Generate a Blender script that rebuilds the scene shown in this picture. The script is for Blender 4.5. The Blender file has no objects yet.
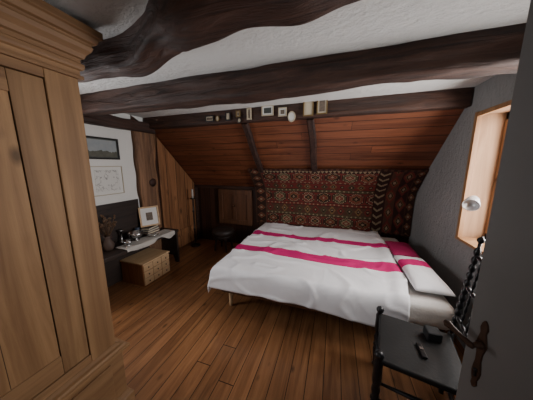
import bpy, math, random
from mathutils import Vector, Matrix, noise
random.seed(7)
S=bpy.context.scene
COL=S.collection

# ---------------------------------------------------------------- materials
def newmat(name):
    m=bpy.data.materials.new(name); m.use_nodes=True
    nt=m.node_tree; b=nt.nodes['Principled BSDF']
    return m,nt,b
def N(nt,t,**k):
    n=nt.nodes.new(t)
    for a,v in k.items(): setattr(n,a,v)
    return n
def math_n(nt,op,a,b=None,clamp=False):
    n=N(nt,'ShaderNodeMath',operation=op); n.use_clamp=clamp
    for i,v in enumerate((a,b)):
        if v is None: continue
        if isinstance(v,(int,float)): n.inputs[i].default_value=v
        else: nt.links.new(v,n.inputs[i])
    return n.outputs[0]
def mixc(nt,fac,a,b,mode='MIX'):
    n=N(nt,'ShaderNodeMix',data_type='RGBA',blend_type=mode)
    for i,v in ((0,fac),(6,a),(7,b)):
        if isinstance(v,(int,float)): n.inputs[i].default_value=v
        elif isinstance(v,tuple): n.inputs[i].default_value=v+(1,) if len(v)==3 else v
        else: nt.links.new(v,n.inputs[i])
    return n.outputs[2]
def plain(name,col,rough=.6,metal=0,var=.15,bump=.0,scale=20,spec=.4):
    m,nt,b=newmat(name)
    tc=N(nt,'ShaderNodeTexCoord'); no=N(nt,'ShaderNodeTexNoise'); no.inputs['Scale'].default_value=scale; no.inputs['Detail'].default_value=5
    nt.links.new(tc.outputs['Object'],no.inputs['Vector'])
    d=tuple(c*(1-var) for c in col); l=tuple(min(1,c*(1+var)) for c in col)
    nt.links.new(mixc(nt,no.outputs['Fac'],d,l),b.inputs['Base Color'])
    b.inputs['Roughness'].default_value=rough; b.inputs['Metallic'].default_value=metal
    b.inputs['Specular IOR Level'].default_value=spec
    if bump:
        bp=N(nt,'ShaderNodeBump'); bp.inputs['Strength'].default_value=bump; bp.inputs['Distance'].default_value=.02
        nt.links.new(no.outputs['Fac'],bp.inputs['Height']); nt.links.new(bp.outputs[0],b.inputs['Normal'])
    return m
def wood(name,dark,light,axis='z',plank=None,pw=.14,rough=.5,grain=14,knots=0,gap=.02,bump=.25,pvar=.5,spec=.4,length=None,off=0.0,stain=0,gapdark=.12,dist=.006,ksize=.16):
    """axis: grain direction; plank: axis across which boards repeat"""
    m,nt,b=newmat(name); L=nt.links
    tc=N(nt,'ShaderNodeTexCoord'); sep=N(nt,'ShaderNodeSeparateXYZ'); L.new(tc.outputs['Object'],sep.inputs[0])
    ax={'x':0,'y':1,'z':2}
    vec=tc.outputs['Object']
    fac2=None;gapm=None
    if plank:
        q=math_n(nt,'DIVIDE',math_n(nt,'ADD',sep.outputs[ax[plank]],50+off),pw)
        fl=math_n(nt,'FLOOR',q); fr=math_n(nt,'FRACT',q)
        wn=N(nt,'ShaderNodeTexWhiteNoise',noise_dimensions='1D'); L.new(fl,wn.inputs['W'])
        fac2=wn.outputs['Value']
        e=math_n(nt,'MINIMUM',fr,math_n(nt,'SUBTRACT',1,fr))
        gapm=math_n(nt,'LESS_THAN',e,gap)
        if length:
            q2=math_n(nt,'ADD',math_n(nt,'DIVIDE',math_n(nt,'ADD',sep.outputs[ax[axis]],50),length),math_n(nt,'MULTIPLY',fac2,7.3))
            f2=math_n(nt,'FRACT',q2); fl2=math_n(nt,'FLOOR',q2)
            wn2=N(nt,'ShaderNodeTexWhiteNoise',noise_dimensions='2D'); cb=N(nt,'ShaderNodeCombineXYZ'); L.new(fl,cb.inputs[0]); L.new(fl2,cb.inputs[1]); L.new(cb.outputs[0],wn2.inputs['Vector'])
            fac2=wn2.outputs['Value']
            gapm=math_n(nt,'MAXIMUM',gapm,math_n(nt,'LESS_THAN',f2,.0015))
        cmb=N(nt,'ShaderNodeCombineXYZ'); L.new(math_n(nt,'MULTIPLY',fac2,9),cmb.inputs[0]);L.new(math_n(nt,'MULTIPLY',fac2,5),cmb.inputs[1]);L.new(math_n(nt,'MULTIPLY',fac2,3),cmb.inputs[2])
        va=N(nt,'ShaderNodeVectorMath',operation='ADD'); L.new(vec,va.inputs[0]); L.new(cmb.outputs[0],va.inputs[1]); vec=va.outputs[0]
    mp=N(nt,'ShaderNodeMapping'); sc=[grain]*3; sc[ax[axis]]=grain*.07; mp.inputs['Scale'].default_value=sc; L.new(vec,mp.inputs[0])
    n1=N(nt,'ShaderNodeTexNoise'); n1.inputs['Scale'].default_value=1; n1.inputs['Detail'].default_value=8; n1.inputs['Roughness'].default_value=.65; n1.inputs['Distortion'].default_value=1.2
    L.new(mp.outputs[0],n1.inputs['Vector'])
    rp=N(nt,'ShaderNodeValToRGB'); rp.color_ramp.elements[0].position=.32; rp.color_ramp.elements[1].position=.68
    rp.color_ramp.elements[0].color=dark+(1,); rp.color_ramp.elements[1].color=light+(1,)
    L.new(n1.outputs['Fac'],rp.inputs[0]); c=rp.outputs[0]
    if fac2 is not None:
        g=math_n(nt,'ADD',math_n(nt,'MULTIPLY',fac2,pvar),1-pvar*.6)
        cc=N(nt,'ShaderNodeCombineColor')
        for i in range(3): L.new(g,cc.inputs[i])
        c=mixc(nt,1.0,c,cc.outputs[0],'MULTIPLY')
    if knots:
        mk=N(nt,'ShaderNodeMapping'); sk=[knots]*3; sk[ax[axis]]=knots*.5; mk.inputs['Scale'].default_value=sk; L.new(vec,mk.inputs[0])
        vo=N(nt,'ShaderNodeTexVoronoi'); vo.inputs['Scale'].default_value=1; L.new(mk.outputs[0],vo.inputs['Vector'])
        kr=N(nt,'ShaderNodeMapRange'); kr.inputs[1].default_value=ksize*.3; kr.inputs[2].default_value=ksize; kr.inputs[3].default_value=.75; kr.inputs[4].default_value=0; L.new(vo.outputs['Distance'],kr.inputs[0])
        c=mixc(nt,kr.outputs[0],c,tuple(v*.3 for v in dark))
    if stain:
        ns=N(nt,'ShaderNodeTexNoise'); ns.inputs['Scale'].default_value=1.6; ns.inputs['Detail'].default_value=3; L.new(tc.outputs['Object'],ns.inputs['Vector'])
        kr=N(nt,'ShaderNodeMapRange'); kr.inputs[1].default_value=.4; kr.inputs[2].default_value=.65; kr.inputs[3].default_value=0; kr.inputs[4].default_value=stain; L.new(ns.outputs['Fac'],kr.inputs[0])
        c=mixc(nt,kr.outputs[0],c,dark)
    h=n1.outputs['Fac']
    if gapm is not None:
        c=mixc(nt,gapm,c,tuple(v*gapdark for v in dark))
        h=math_n(nt,'SUBTRACT',h,math_n(nt,'MULTIPLY',gapm,2.0))
    L.new(c,b.inputs['Base Color']); b.inputs['Roughness'].default_value=rough; b.inputs['Specular IOR Level'].default_value=spec
    bp=N(nt,'ShaderNodeBump'); bp.inputs['Strength'].default_value=bump; bp.inputs['Distance'].default_value=dist
    L.new(h,bp.inputs['Height']); L.new(bp.outputs[0],b.inputs['Normal'])
    return m
def plaster(name,c1,c2,scale=9,bump=.5,dist=.03):
    m,nt,b=newmat(name); L=nt.links
    tc=N(nt,'ShaderNodeTexCoord')
    mp=N(nt,'ShaderNodeMapping'); mp.inputs['Scale'].default_value=(1,1.6,1); mp.inputs['Rotation'].default_value=(0,0,.5); L.new(tc.outputs['Object'],mp.inputs[0])
    a=N(nt,'ShaderNodeTexNoise'); a.inputs['Scale'].default_value=scale; a.inputs['Detail'].default_value=10; a.inputs['Roughness'].default_value=.72; a.inputs['Distortion'].default_value=.15
    g=N(nt,'ShaderNodeTexNoise'); g.inputs['Scale'].default_value=1.3; g.inputs['Detail'].default_value=3
    L.new(mp.outputs[0],a.inputs['Vector']); L.new(tc.outputs['Object'],g.inputs['Vector'])
    L.new(mixc(nt,g.outputs['Fac'],c1,c2),b.inputs['Base Color']); b.inputs['Roughness'].default_value=.92; b.inputs['Specular IOR Level'].default_value=.15
    bp=N(nt,'ShaderNodeBump'); bp.inputs['Strength'].default_value=bump; bp.inputs['Distance'].default_value=dist
    L.new(a.outputs['Fac'],bp.inputs['Height']); L.new(bp.outputs[0],b.inputs['Normal'])
    return m

M={}
M['floor']=wood('floor_boards',(.115,.048,.020),(.32,.148,.062),axis='y',plank='x',pw=.125,rough=.30,grain=12,knots=7,gap=.022,pvar=.35,length=4.2,stain=.25,gapdark=.22,ksize=.14)
M['ceil']=plaster('ceiling_plaster',(.62,.62,.605),(.75,.75,.73),scale=13,bump=.75,dist=.05)
M['wallr']=plaster('grey_plaster',(.24,.24,.235),(.36,.355,.345),scale=12,bump=.9,dist=.05)
M['walll']=plaster('white_plaster',(.62,.62,.60),(.74,.74,.72),scale=7,bump=.3)
M['beam']=wood('old_beam_wood',(.010,.005,.004),(.078,.034,.021),axis='x',grain=15,rough=.65,bump=.8,dist=.03)
M['beamy']=wood('old_beam_wood_side',(.010,.005,.004),(.055,.024,.016),axis='y',grain=13,rough=.6,bump=1.0,dist=.015)
M['slope']=wood('red_panel_boards',(.085,.026,.012),(.215,.074,.033),axis='x',plank='z',pw=.085,rough=.45,grain=12,knots=6,gap=.036,pvar=.4,length=2.9,gapdark=.3,ksize=.15)
M['knee']=wood('dark_panel_boards',(.020,.008,.005),(.060,.023,.012),axis='z',plank='x',pw=.12,rough=.5,grain=14,gap=.04)
M['pine']=wood('aged_pine',(.140,.070,.031),(.325,.187,.088),axis='z',plank='y',pw=.17,off=.03,gap=.008,pvar=.25,gapdark=.35,rough=.6,grain=9,knots=6,bump=.3,spec=.25,stain=.4,ksize=.16)
M['piney']=wood('aged_pine_rail',(.135,.068,.031),(.31,.175,.083),axis='y',rough=.6,grain=10,bump=.3,spec=.25,stain=.35,knots=3,ksize=.08)
M['door2']=wood('brown_plank_door',(.11,.046,.019),(.30,.135,.058),axis='z',plank='y',pw=.22,rough=.55,grain=13,knots=4,gap=.025)
M['plank']=wood('weathered_plank',(.04,.019,.012),(.29,.15,.076),axis='z',rough=.65,grain=9,knots=6,bump=1.0,dist=.03)
M['hatch']=wood('hatch_wood',(.055,.022,.010),(.13,.055,.026),axis='z',rough=.5,grain=13)
M['boxw']=wood('light_box_wood',(.42,.27,.14),(.62,.43,.25),axis='y',rough=.55,grain=9)
M['darkw']=wood('dark_bench_wood',(.012,.009,.008),(.04,.025,.02),axis='y',rough=.5,grain=14)
M['black']=plain('black_lacquer',(.008,.008,.009),rough=.32,var=.2)
M['blackm']=plain('black_matte',(.012,.012,.013),rough=.7)
M['rush']=plain('black_rush_seat',(.009,.009,.009),rough=.5,var=.3,scale=60,bump=.08)
M['iron']=plain('dark_iron',(.035,.025,.02),rough=.4,metal=.85,bump=.2)
M['rust']=plain('rusty_iron',(.060,.030,.018),rough=.6,metal=.5,bump=.3,var=.4)
M['brass']=plain('worn_brass',(.14,.07,.035),rough=.45,metal=.8)
M['chrome']=plain('polished_chrome',(.75,.76,.78),rough=.14,metal=1,var=.05)
M['lampw']=plain('grey_enamel',(.55,.55,.56),rough=.25,var=.03,metal=.2)
M['silver']=plain('tarnished_silver',(.5,.5,.5),rough=.25,metal=1)
M['doorp']=plain('taupe_door_paint',(.155,.146,.138),rough=.55,var=.2,scale=3,bump=.1)
M['sheet']=plain('cream_cotton_sheet',(.76,.73,.69),rough=.85,var=.05,bump=.15,scale=40)
M['crimson']=plain('crimson_cotton',(.36,.012,.09),rough=.8,var=.1,scale=12)
M['linen']=plain('white_linen',(.46,.44,.41),rough=.9,var=.2,scale=9)
M['frameb']=plain('black_frame',(.012,.011,.011),rough=.4)
M['framew']=plain('cream_frame',(.42,.36,.26),rough=.5)
M['frameg']=plain('gilt_frame',(.20,.13,.05),rough=.45,metal=.4)
M['cream']=plain('aged_paper',(.50,.44,.33),rough=.9,var=.12,scale=12)
M['paperw']=plain('white_paper',(.66,.66,.64),rough=.9,var=.05)
M['sepia']=plain('sepia_print',(.13,.10,.075),rough=.7,var=.8,scale=40)
M['dim']=plain('dark_painting',(.05,.055,.05),rough=.5,var=.8,scale=14)
M['winw']=wood('window_wood',(.20,.095,.04),(.38,.20,.09),axis='z',rough=.5,grain=14)
M['jamb']=wood('warm_jamb_wood',(.19,.10,.05),(.34,.20,.11),axis='z',rough=.75,grain=9)
M['twig']=plain('dried_plant',(.10,.06,.035),rough=.9,var=.3)
M['clay']=plain('clay_vase',(.07,.045,.035),rough=.6)
M['blue']=plain('blue_glaze',(.05,.07,.11),rough=.3)
M['book']=plain('book_cover',(.12,.04,.03),rough=.7)
m,nt,b=newmat('pane_glass'); nt.nodes.remove(b)
tr=N(nt,'ShaderNodeBsdfTransparent'); gl=N(nt,'ShaderNodeBsdfGlossy'); gl.inputs['Roughness'].default_value=.03
mx=N(nt,'ShaderNodeMixShader'); mx.inputs[0].default_value=.06; nt.links.new(tr.outputs[0],mx.inputs[1]); nt.links.new(gl.outputs[0],mx.inputs[2]); nt.links.new(mx.outputs[0],nt.nodes['Material Output'].inputs[0]); M['glass']=m
# line drawing material
m,nt,b=newmat('pencil_drawing'); tc=N(nt,'ShaderNodeTexCoord'); w=N(nt,'ShaderNodeTexNoise'); w.inputs['Scale'].default_value=12; w.inputs['Detail'].default_value=6
nt.links.new(tc.outputs['Object'],w.inputs[0]); k=math_n(nt,'LESS_THAN',math_n(nt,'ABSOLUTE',math_n(nt,'SUBTRACT',w.outputs['Fac'],.52)),.012)
nt.links.new(mixc(nt,k,(.62,.62,.60),(.25,.25,.25)),b.inputs['Base Color']); b.inputs['Roughness'].default_value=.9; M['draw']=m
# landscape print: pale sky above dark ground (vertical position on the print itself)
m,nt,b=newmat('landscape_print'); tc=N(nt,'ShaderNodeTexCoord'); sp=N(nt,'ShaderNodeSeparateXYZ'); nt.links.new(tc.outputs['Object'],sp.inputs[0])
w=N(nt,'ShaderNodeTexNoise'); w.inputs['Scale'].default_value=16; w.inputs['Detail'].default_value=5; nt.links.new(tc.outputs['Object'],w.inputs[0])
hh=math_n(nt,'ADD',sp.outputs[2],math_n(nt,'MULTIPLY',w.outputs['Fac'],.07)); k=math_n(nt,'GREATER_THAN',hh,.105)
nt.links.new(mixc(nt,k,mixc(nt,w.outputs['Fac'],(.03,.04,.03),(.14,.13,.10)),mixc(nt,w.outputs['Fac'],(.20,.24,.27),(.34,.36,.36))),b.inputs['Base Color']); b.inputs['Roughness'].default_value=.6; M['land']=m

# ---------------------------------------------------------------- mesh builder
class MB:
    def __init__(s): s.v=[];s.f=[];s.m=[];s.sm=[];s.uv=None
    def add(s,vs,fs,mi=0,smooth=False,T=None):
        o=len(s.v)
        for p in vs:
            p=Vector(p); s.v.append(T@p if T else p)
        for f in fs: s.f.append([o+i for i in f]); s.m.append(mi); s.sm.append(smooth)
        return s
    def box(s,x0,x1,y0,y1,z0,z1,mi=0,T=None):
        vs=[(x0,y0,z0),(x1,y0,z0),(x1,y1,z0),(x0,y1,z0),(x0,y0,z1),(x1,y0,z1),(x1,y1,z1),(x0,y1,z1)]
        return s.add(vs,[(3,2,1,0),(4,5,6,7),(0,1,5,4),(1,2,6,5),(2,3,7,6),(3,0,4,7)],mi,False,T)
    def prism(s,pts,axis,a0,a1,mi=0,T=None):
        def mk(p,a):
            return {'x':(a,p[0],p[1]),'y':(p[0],a,p[1]),'z':(p[0],p[1],a)}[axis]
        n=len(pts); vs=[mk(p,a0) for p in pts]+[mk(p,a1) for p in pts]
        fs=[tuple(range(n))[::-1],tuple(range(n,2*n))]+[(i,(i+1)%n,n+(i+1)%n,n+i) for i in range(n)]
        return s.add(vs,fs,mi,False,T)
    def lathe(s,prof,p0,p1,mi=0,seg=14,norm=True):
        """prof: (t 0..1 along p0-p1, radius)"""
        p0=Vector(p0);p1=Vector(p1);d=p1-p0; ln=d.length; q=d.to_track_quat('Z','Y').to_matrix().to_4x4(); T=Matrix.Translation(p0)@q
        vs=[];fs=[]
        for t,r in prof:
            for k in range(seg):
                a=2*math.pi*k/seg; vs.append((r*math.cos(a),r*math.sin(a),t*ln))
        for i in range(len(prof)-1):
            for k in range(seg):
                k2=(k+1)%seg; fs.append((i*seg+k,i*seg+k2,(i+1)*seg+k2,(i+1)*seg+k))
        fs.append(tuple(range(seg))[::-1]); fs.append(tuple((len(prof)-1)*seg+k for k in range(seg)))
        return s.add(vs,fs,mi,True,T)
    def cyl(s,p0,p1,r,r2=None,mi=0,seg=12):
        return s.lathe([(0,r),(1,r if r2 is None else r2)],p0,p1,mi,seg)
    def obj(s,name,mats,bevel=0,parent=None,label=None,cat=None,group=None,struct=False,origin=None,seg=2,bm_clean=True,subsurf=0):
        xs=[p.x for p in s.v];ys=[p.y for p in s.v];zs=[p.z for p in s.v]
        o=Vector(origin) if origin else Vector(((min(xs)+max(xs))/2,(min(ys)+max(ys))/2,min(zs)))
        me=bpy.data.meshes.new(name); me.from_pydata([tuple(p-o) for p in s.v],[],s.f)
        for i,p in enumerate(me.polygons): p.material_index=s.m[i]; p.use_smooth=s.sm[i]
        if not isinstance(mats,(list,tuple)): mats=[mats]
        for mm in mats: me.materials.append(M[mm] if isinstance(mm,str) else mm)
        me.validate(); me.update()
        ob=bpy.data.objects.new(name,me); COL.objects.link(ob); ob.location=o
        if parent: ob.parent=parent; ob.location=o-parent_world(parent)
        if bevel:
            b=ob.modifiers.new('bev','BEVEL'); b.width=bevel; b.segments=seg; b.limit_method='ANGLE'; b.angle_limit=.8
        if subsurf:
            b=ob.modifiers.new('sub','SUBSURF'); b.levels=subsurf; b.render_levels=subsurf
        tag(ob,label,cat,group,struct)
        return ob
def parent_world(p):
    v=Vector((0,0,0))
    while p: v+=p.location; p=p.parent
    return v
def tag(ob,label=None,cat=None,group=None,struct=False):
    if label: ob['label']=label
    if cat: ob['category']=cat
    if group: ob['group']=group
    if struct: ob['kind']='structure'
def empty(name,loc,label,cat,group=None):
    e=bpy.data.objects.new(name,None); e.empty_display_size=.1; COL.objects.link(e); e.location=loc; tag(e,label,cat,group); return e
def RZ(a,c): c=Vector(c); return Matrix.Translation(c)@Matrix.Rotation(a,4,'Z')@Matrix.Translation(-c)

# ---------------------------------------------------------------- room constants
XL,XR=-2.8,1.165; YK=3.65; ZK=1.18; YS=2.60; ZS=2.16; ZC=2.30
MB().box(XL-.2,XR+.35,-1.6,YK+.15,-.12,0).obj('floor','floor',label='glossy reddish-brown wide wooden floorboards',cat='floor',struct=True,origin=(0,0,0))
MB().box(XL-.2,XR+.35,-1.6,YS+.12,ZC,ZC+.1).obj('ceiling','ceil',label='rough white plaster ceiling between beams',cat='ceiling',struct=True,origin=(0,0,ZC))
# right gable with window opening
WY0,WY1,WZ0,WZ1=1.25,2.42,.89,2.06
b=MB(); b.box(XR,XR+.3,-.1,WY0,0,ZC); b.box(XR,XR+.3,WY1,YK+.15,0,ZC); b.box(XR,XR+.3,WY0,WY1,0,WZ0); b.box(XR,XR+.3,WY0,WY1,WZ1,ZC)
b.obj('wall_right','wallr',label='rough grey plastered gable wall with window niche',cat='wall',struct=True,origin=(XR,0,0))
# left gable with window opening
b=MB(); b.box(XL-.2,XL,-1.6,.1,0,ZC); b.box(XL-.2,XL,1.1,YK+.15,0,ZC); b.box(XL-.2,XL,.1,1.1,0,.9); b.box(XL-.2,XL,.1,1.1,1.95,ZC)
b.obj('wall_left','walll',label='white plastered gable wall',cat='wall',struct=True,origin=(XL,0,0))
MB().box(.86,XR+.3,-.22,-.1,0,ZC).obj('wall_front','wallr',label='grey plastered wall beside the doorway',cat='wall',struct=True)
MB().box(XL,XR,YK,YK+.1,0,ZK+.05).obj('wall_back','knee',label='dark wooden board knee wall under the roof slope',cat='wall',struct=True)
# roof slope
b=MB(); n=Vector((0,-(ZS-ZK),-(YK-YS))).normalized()
y0,z0=YS-.04,ZS+.04*(ZS-ZK)/(YK-YS)
b.prism([(y0,z0),(YK+.02,ZK-.02),(YK+.12,ZK+.1),(y0+.12,z0+.14)],'x',XL,XR)
b.obj('wall_slope','slope',label='sloping roof lining of horizontal red-brown boards',cat='wall',struct=True,origin=(0,YK,ZK))

# beams
def beam(name,x0,x1,fy,fz,w,h,mat,seed,label,amp=.012,axis='x',n=150):
    b=MB(); base=[]
    r=.26
    for cx,cy,a0 in ((1,1,0),(-1,1,90),(-1,-1,180),(1,-1,270)):
        for j in range(4):
            a=math.radians(a0+j*30); base.append(((cx*(1-r)+r*math.cos(a))*.5,(cy*(1-r)+r*math.sin(a))*.5))
    nb=[]
    for i in range(len(base)):
        p=base[i]; q=base[(i+1)%len(base)]; nb.append(p)
        if math.hypot(p[0]-q[0],p[1]-q[1])>.3:
            for k in range(1,7): nb.append((lerp(p[0],q[0],k/7),lerp(p[1],q[1],k/7)))
    base=nb
    vs=[];fs=[];R=len(base)
    for i in range(n+1):
        t=i/n; x=x0+(x1-x0)*t
        ww=w(t) if callable(w) else w; hh=h(t) if callable(h) else h
        cy=fy(t) if callable(fy) else fy; cz=fz(t) if callable(fz) else fz
        for j,(p,q) in enumerate(base):
            P=Vector((p,q,0)).normalized()
            d=noise.noise(Vector((x*2.3,p*2.2,q*2.2+seed)))*amp*1.2+noise.noise(Vector((x*6,p*7,q*7+seed+5)))*amp*.5
            d-=max(0,1-abs(noise.noise(Vector((x*2.2,p*14,q*14+seed+9))))*7)*amp*.3
            vs.append((x,cy+p*ww+P.x*d,cz+q*hh+P.y*d) if axis=='x' else (cy+p*ww+P.x*d,x,cz+q*hh+P.y*d))
    for i in range(n):
        for j in range(R):
            j2=(j+1)%R; f=(i*R+j,i*R+j2,(i+1)*R+j2,(i+1)*R+j); fs.append(f if axis=='y' else f[::-1])
    fs.append(tuple(range(R))); fs.append(tuple(n*R+j for j in range(R))[::-1])
    b.add(vs,fs,0,True)
    return b.obj(name,mat,label=label,cat='ceiling beam',struct=True)
def lerp(a,b,t): return a+(b-a)*t
def xt(t): return lerp(XL,XR,t)
def sm(t): t=max(0,min(1,t)); return t*t*(3-2*t)
def lft(t): return sm((-.35-xt(t))/.85)
def curve1(t):
    x=xt(t); return .745+ .26*lft(t)+ .010*math.sin(x*5)
def bot1(t):
    x=xt(t); return 2.122+.035*lft(t)+.016*math.sin(x*6.5+.6)+.012*math.sin(x*13)
beam('trim_1',XL,XR,curve1,lambda t:(bot1(t)+2.34)/2,lambda t:.215-.07*lft(t),lambda t:2.34-bot1(t),'beam',3.1,'thick wavy dark hewn oak ceiling beam',amp=.024)
beam('trim_2',XL,XR,1.60,lambda t:2.222+.008*math.sin(xt(t)*2.2),.18,.205,'beam',8.4,'dark brown hewn ceiling beam',amp=.018)
beam('trim_3',XL,XR,2.565,2.235,.13,.19,'beam',12.9,'dark brown beam at top of roof slope holding small pictures',amp=.008)
beam('trim_4',-.2,YS,XL+.06,2.145,.12,.14,'beamy',22.9,'dark beam along the top of the white wall',amp=.01,axis='y')
# rafters on the slope
def rafter(name,x,w,seed,top=0.0,bot=.93):
    b=MB(); vs=[];fs=[]; n=20
    s0=Vector((0,YS,ZS)); s1=Vector((0,YK,ZK)); nn=Vector((0,-(ZS-ZK),-(YK-YS))).normalized()
    for i in range(n+1):
        t=lerp(top,bot,i/n); p=s0.lerp(s1,t)
        wob=noise.noise(Vector((t*3,seed,0)))*.02
        for (a,c) in ((-w/2,-.02),(-w/2,.045),(-w/2+.012,.06),(w/2-.012,.06),(w/2,.045),(w/2,-.02)):
            vs.append((x+a+wob,p.y+nn.y*c,p.z+nn.z*c))
    for i in range(n):
        for j in range(6):
            j2=(j+1)%6; fs.append((i*6+j,(i+1)*6+j,(i+1)*6+j2,i*6+j2))
    fs.append(tuple(range(6))[::-1]); fs.append(tuple(n*6+j for j in range(6)))
    b.add(vs,fs,0,False)
    return b.obj(name,'beamy',label='dark rafter running down the boarded roof slope',cat='rafter',struct=True)
rafter('trim_5',-1.17,.085,1.5,bot=.66); rafter('trim_6',-.30,.085,4.5,bot=.64)
MB().box(XL,-1.42,YK-.03,YK,ZK-.05,ZK+.01).obj('trim_7','beam',bevel=.006,label='dark rail along the top of the knee wall',cat='trim',struct=True)

# window right
b=MB()
b.box(XR,XR+.28,WY1-.02,WY1,WZ0,WZ1,1); b.box(XR,XR+.28,WY0,WY0+.02,WZ0,WZ1,1); b.box(XR-.01,XR+.28,WY0,WY1,WZ0,WZ0+.025,0); b.box(XR,XR+.28,WY0+.02,WY1-.02,WZ1-.02,WZ1,1)
b.box(XR-.010,XR+.026,WY1-.045,WY1-.005,WZ0+.025,WZ1,0); b.box(XR-.008,XR+.022,WY0+.02,WY1-.02,WZ1-.04,WZ1-.01,0)
for (a,c,d,e) in ((WY1-.07,WY1-.02,WZ0,WZ1),(WY0+.02,WY0+.07,WZ0,WZ1),((WY0+WY1)/2-.035,(WY0+WY1)/2+.035,WZ0,WZ1),(WY0,WY1,WZ0+.02,WZ0+.08),(WY0,WY1,WZ1-.08,WZ1-.02),(WY0,WY1,1.45,1.48)):
    b.box(XR+.20,XR+.25,a,c,d,e,0)
b.box(XR+.222,XR+.226,WY0+.03,WY1-.03,WZ0+.03,WZ1-.03,2)
b.obj('window_1',['winw','jamb','glass'],bevel=.003,label='casement window with warm brown wooden frame and reveal',cat='window',struct=True)
b=MB()
for (a,c,d,e) in ((.1,.15,.9,1.95),(1.05,1.1,.9,1.95),(.57,.63,.9,1.95),(.1,1.1,.9,.95),(.1,1.1,1.9,1.95)): b.box(XL-.14,XL-.09,a,c,d,e,0)
b.box(XL-.118,XL-.114,.14,1.06,.94,1.91,1)
b.obj('window_2',['winw','glass'],bevel=.003,label='small wooden window in the white gable wall',cat='window',struct=True)

# plank and low door in left gable
def slope_z(y): return ZS-(y-YS)*(ZS-ZK)/(YK-YS)
MB().prism([(2.30,0),(YK,0),(YK,ZK),(YS,ZS),(2.30,ZC)],'x',XL,XL+.006).obj('wall_partition','knee',label='dark boarded partition around the low door',cat='wall',struct=True)
b=MB()
nz_=40; prs=9; vs=[];fs=[]
for i in range(nz_+1):
    z=2.13*i/nz_; ya=2.285+.05*noise.noise(Vector((z*2.6,1,0))); yb_=2.65+.06*noise.noise(Vector((z*2.3,7,0)))
    for j in range(prs):
        a=math.pi*j/(prs-1); yy=(ya+yb_)/2-math.cos(a)*(yb_-ya)/2; xx=XL+.006+.075*math.sin(a)**.6+noise.noise(Vector((z*4,j*.6,3)))*.018*(1 if 0<j<prs-1 else 0)
        vs.append((xx,yy,z))
for i in range(nz_):
    for j in range(prs-1): fs.append((i*prs+j,i*prs+j+1,(i+1)*prs+j+1,(i+1)*prs+j))
    fs.append((i*prs+prs-1,i*prs,(i+1)*prs,(i+1)*prs+prs-1))
fs.append(tuple(range(prs))[::-1]); fs.append(tuple(nz_*prs+j for j in range(prs)))
b.add(vs,fs,0,True)
b.lathe([(0,.055),(.5,.07),(1,.035)],(XL+.07,2.50,1.33),(XL+.095,2.50,1.33),1,16)
b.obj('trim_8',['plank','beamy'],label='wide rounded weathered wooden post with dark knot',cat='wooden post',struct=True)
b=MB(); d0,d1=2.70,3.56
b.prism([(d0,.02),(d1,.02),(d1,slope_z(d1)-.02),(d0,slope_z(d0)-.02)],'x',XL+.008,XL+.035)
door2=b.obj('door_1','door2',bevel=.004,label='low plank door with top cut along the roof slope',cat='door',struct=True)
b=MB(); b.box(XL+.035,XL+.055,d0+.03,d1-.03,.25,.37); b.obj('batten','door2',bevel=.004,parent=door2)
b=MB(); b.cyl((XL+.035,d1-.1,.95),(XL+.07,d1-.1,.95),.008); b.lathe([(0,.012),(.3,.024),(.7,.024),(1,.008)],(XL+.065,d1-.1,.95),(XL+.10,d1-.1,.95)); b.obj('knob','iron',parent=door2,label='dark iron knob')
MB().box(XL,XL+.06,d1+.0,d1+.085,0,slope_z(d1+.085)-.03).obj('trim_9','beamy',bevel=.006,label='dark corner post beside the low door',cat='trim',struct=True)

# hatch in knee wall
b=MB(); b.box(-2.22,-1.50,YK-.04,YK,.42,1.12,0)
h=b.obj('door_2','hatch',bevel=.004,label='brown wooden hatch in the knee wall',cat='hatch',struct=True)
b=MB()
for a in ((-2.22,-2.13,.42,1.12),(-1.59,-1.50,.42,1.12),(-2.13,-1.59,1.03,1.12),(-2.13,-1.59,.42,.51),(-1.90,-1.82,.51,1.03)): b.box(a[0],a[1],YK-.06,YK-.04,a[2],a[3])
b.obj('frame_molding','hatch',bevel=.004,parent=h)
b=MB(); b.lathe([(0,.01),(.5,.018),(1,.006)],(-1.86,YK-.06,.8),(-1.86,YK-.09,.8)); b.obj('knob','iron',parent=h,label='small iron knob')

# ---------------------------------------------------------------- wardrobe
wx=-1.27; wb=-1.82; wy0,wy1=-.46,.775
W=empty('wardrobe',((wx+wb)/2,(wy0+wy1)/2,0),'tall antique pine wardrobe with heavy moulded cornice','wardrobe')
b=MB(); b.box(wb,wx-.03,wy0,wy1,.46,2.06,0)
b.box(wx-.03,wx,wy1-.135,wy1,.46,2.06,0); b.box(wx-.03,wx,wy0,wy0+.135,.46,2.06,0); b.box(wx-.03,wx,wy0+.135,wy1-.135,1.99,2.06,1); b.box(wx-.03,wx,wy0+.135,wy1-.135,.46,.53,1)
b.obj('body',['pine','piney'],bevel=.004,parent=W)
def molding(prof,z0,h,name,base_out=0):
    b=MB()
    vs=[];fs=[]
    ring=lambda o:[(wb,wy0-o),(wx+o,wy0-o),(wx+o,wy1+o),(wb,wy1+o)]
    for t,o in prof:
        for p in ring(o): vs.append((p[0],p[1],z0+t*h))
    for i in range(len(prof)-1):
        for k in range(4):
            k2=(k+1)%4; fs.append((i*4+k,i*4+k2,(i+1)*4+k2,(i+1)*4+k))
    fs.append((3,2,1,0)); n=(len(prof)-1)*4; fs.append((n,n+1,n+2,n+3))
    b.add(vs,fs); return b.obj(name,'piney',parent=W,bevel=.002)
molding([(0,.004),(.0,.018),(.07,.018),(.08,.008),(.17,.008),(.19,.020),(.24,.024),(.30,.024),(.32,.014),(.40,.014),(.42,.026),(.50,.034),(.58,.050),(.66,.057),(.68,.053),(.72,.053),(.74,.068),(.84,.077),(.86,.089),(1,.089)],2.03,.24,'cornice')
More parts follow.
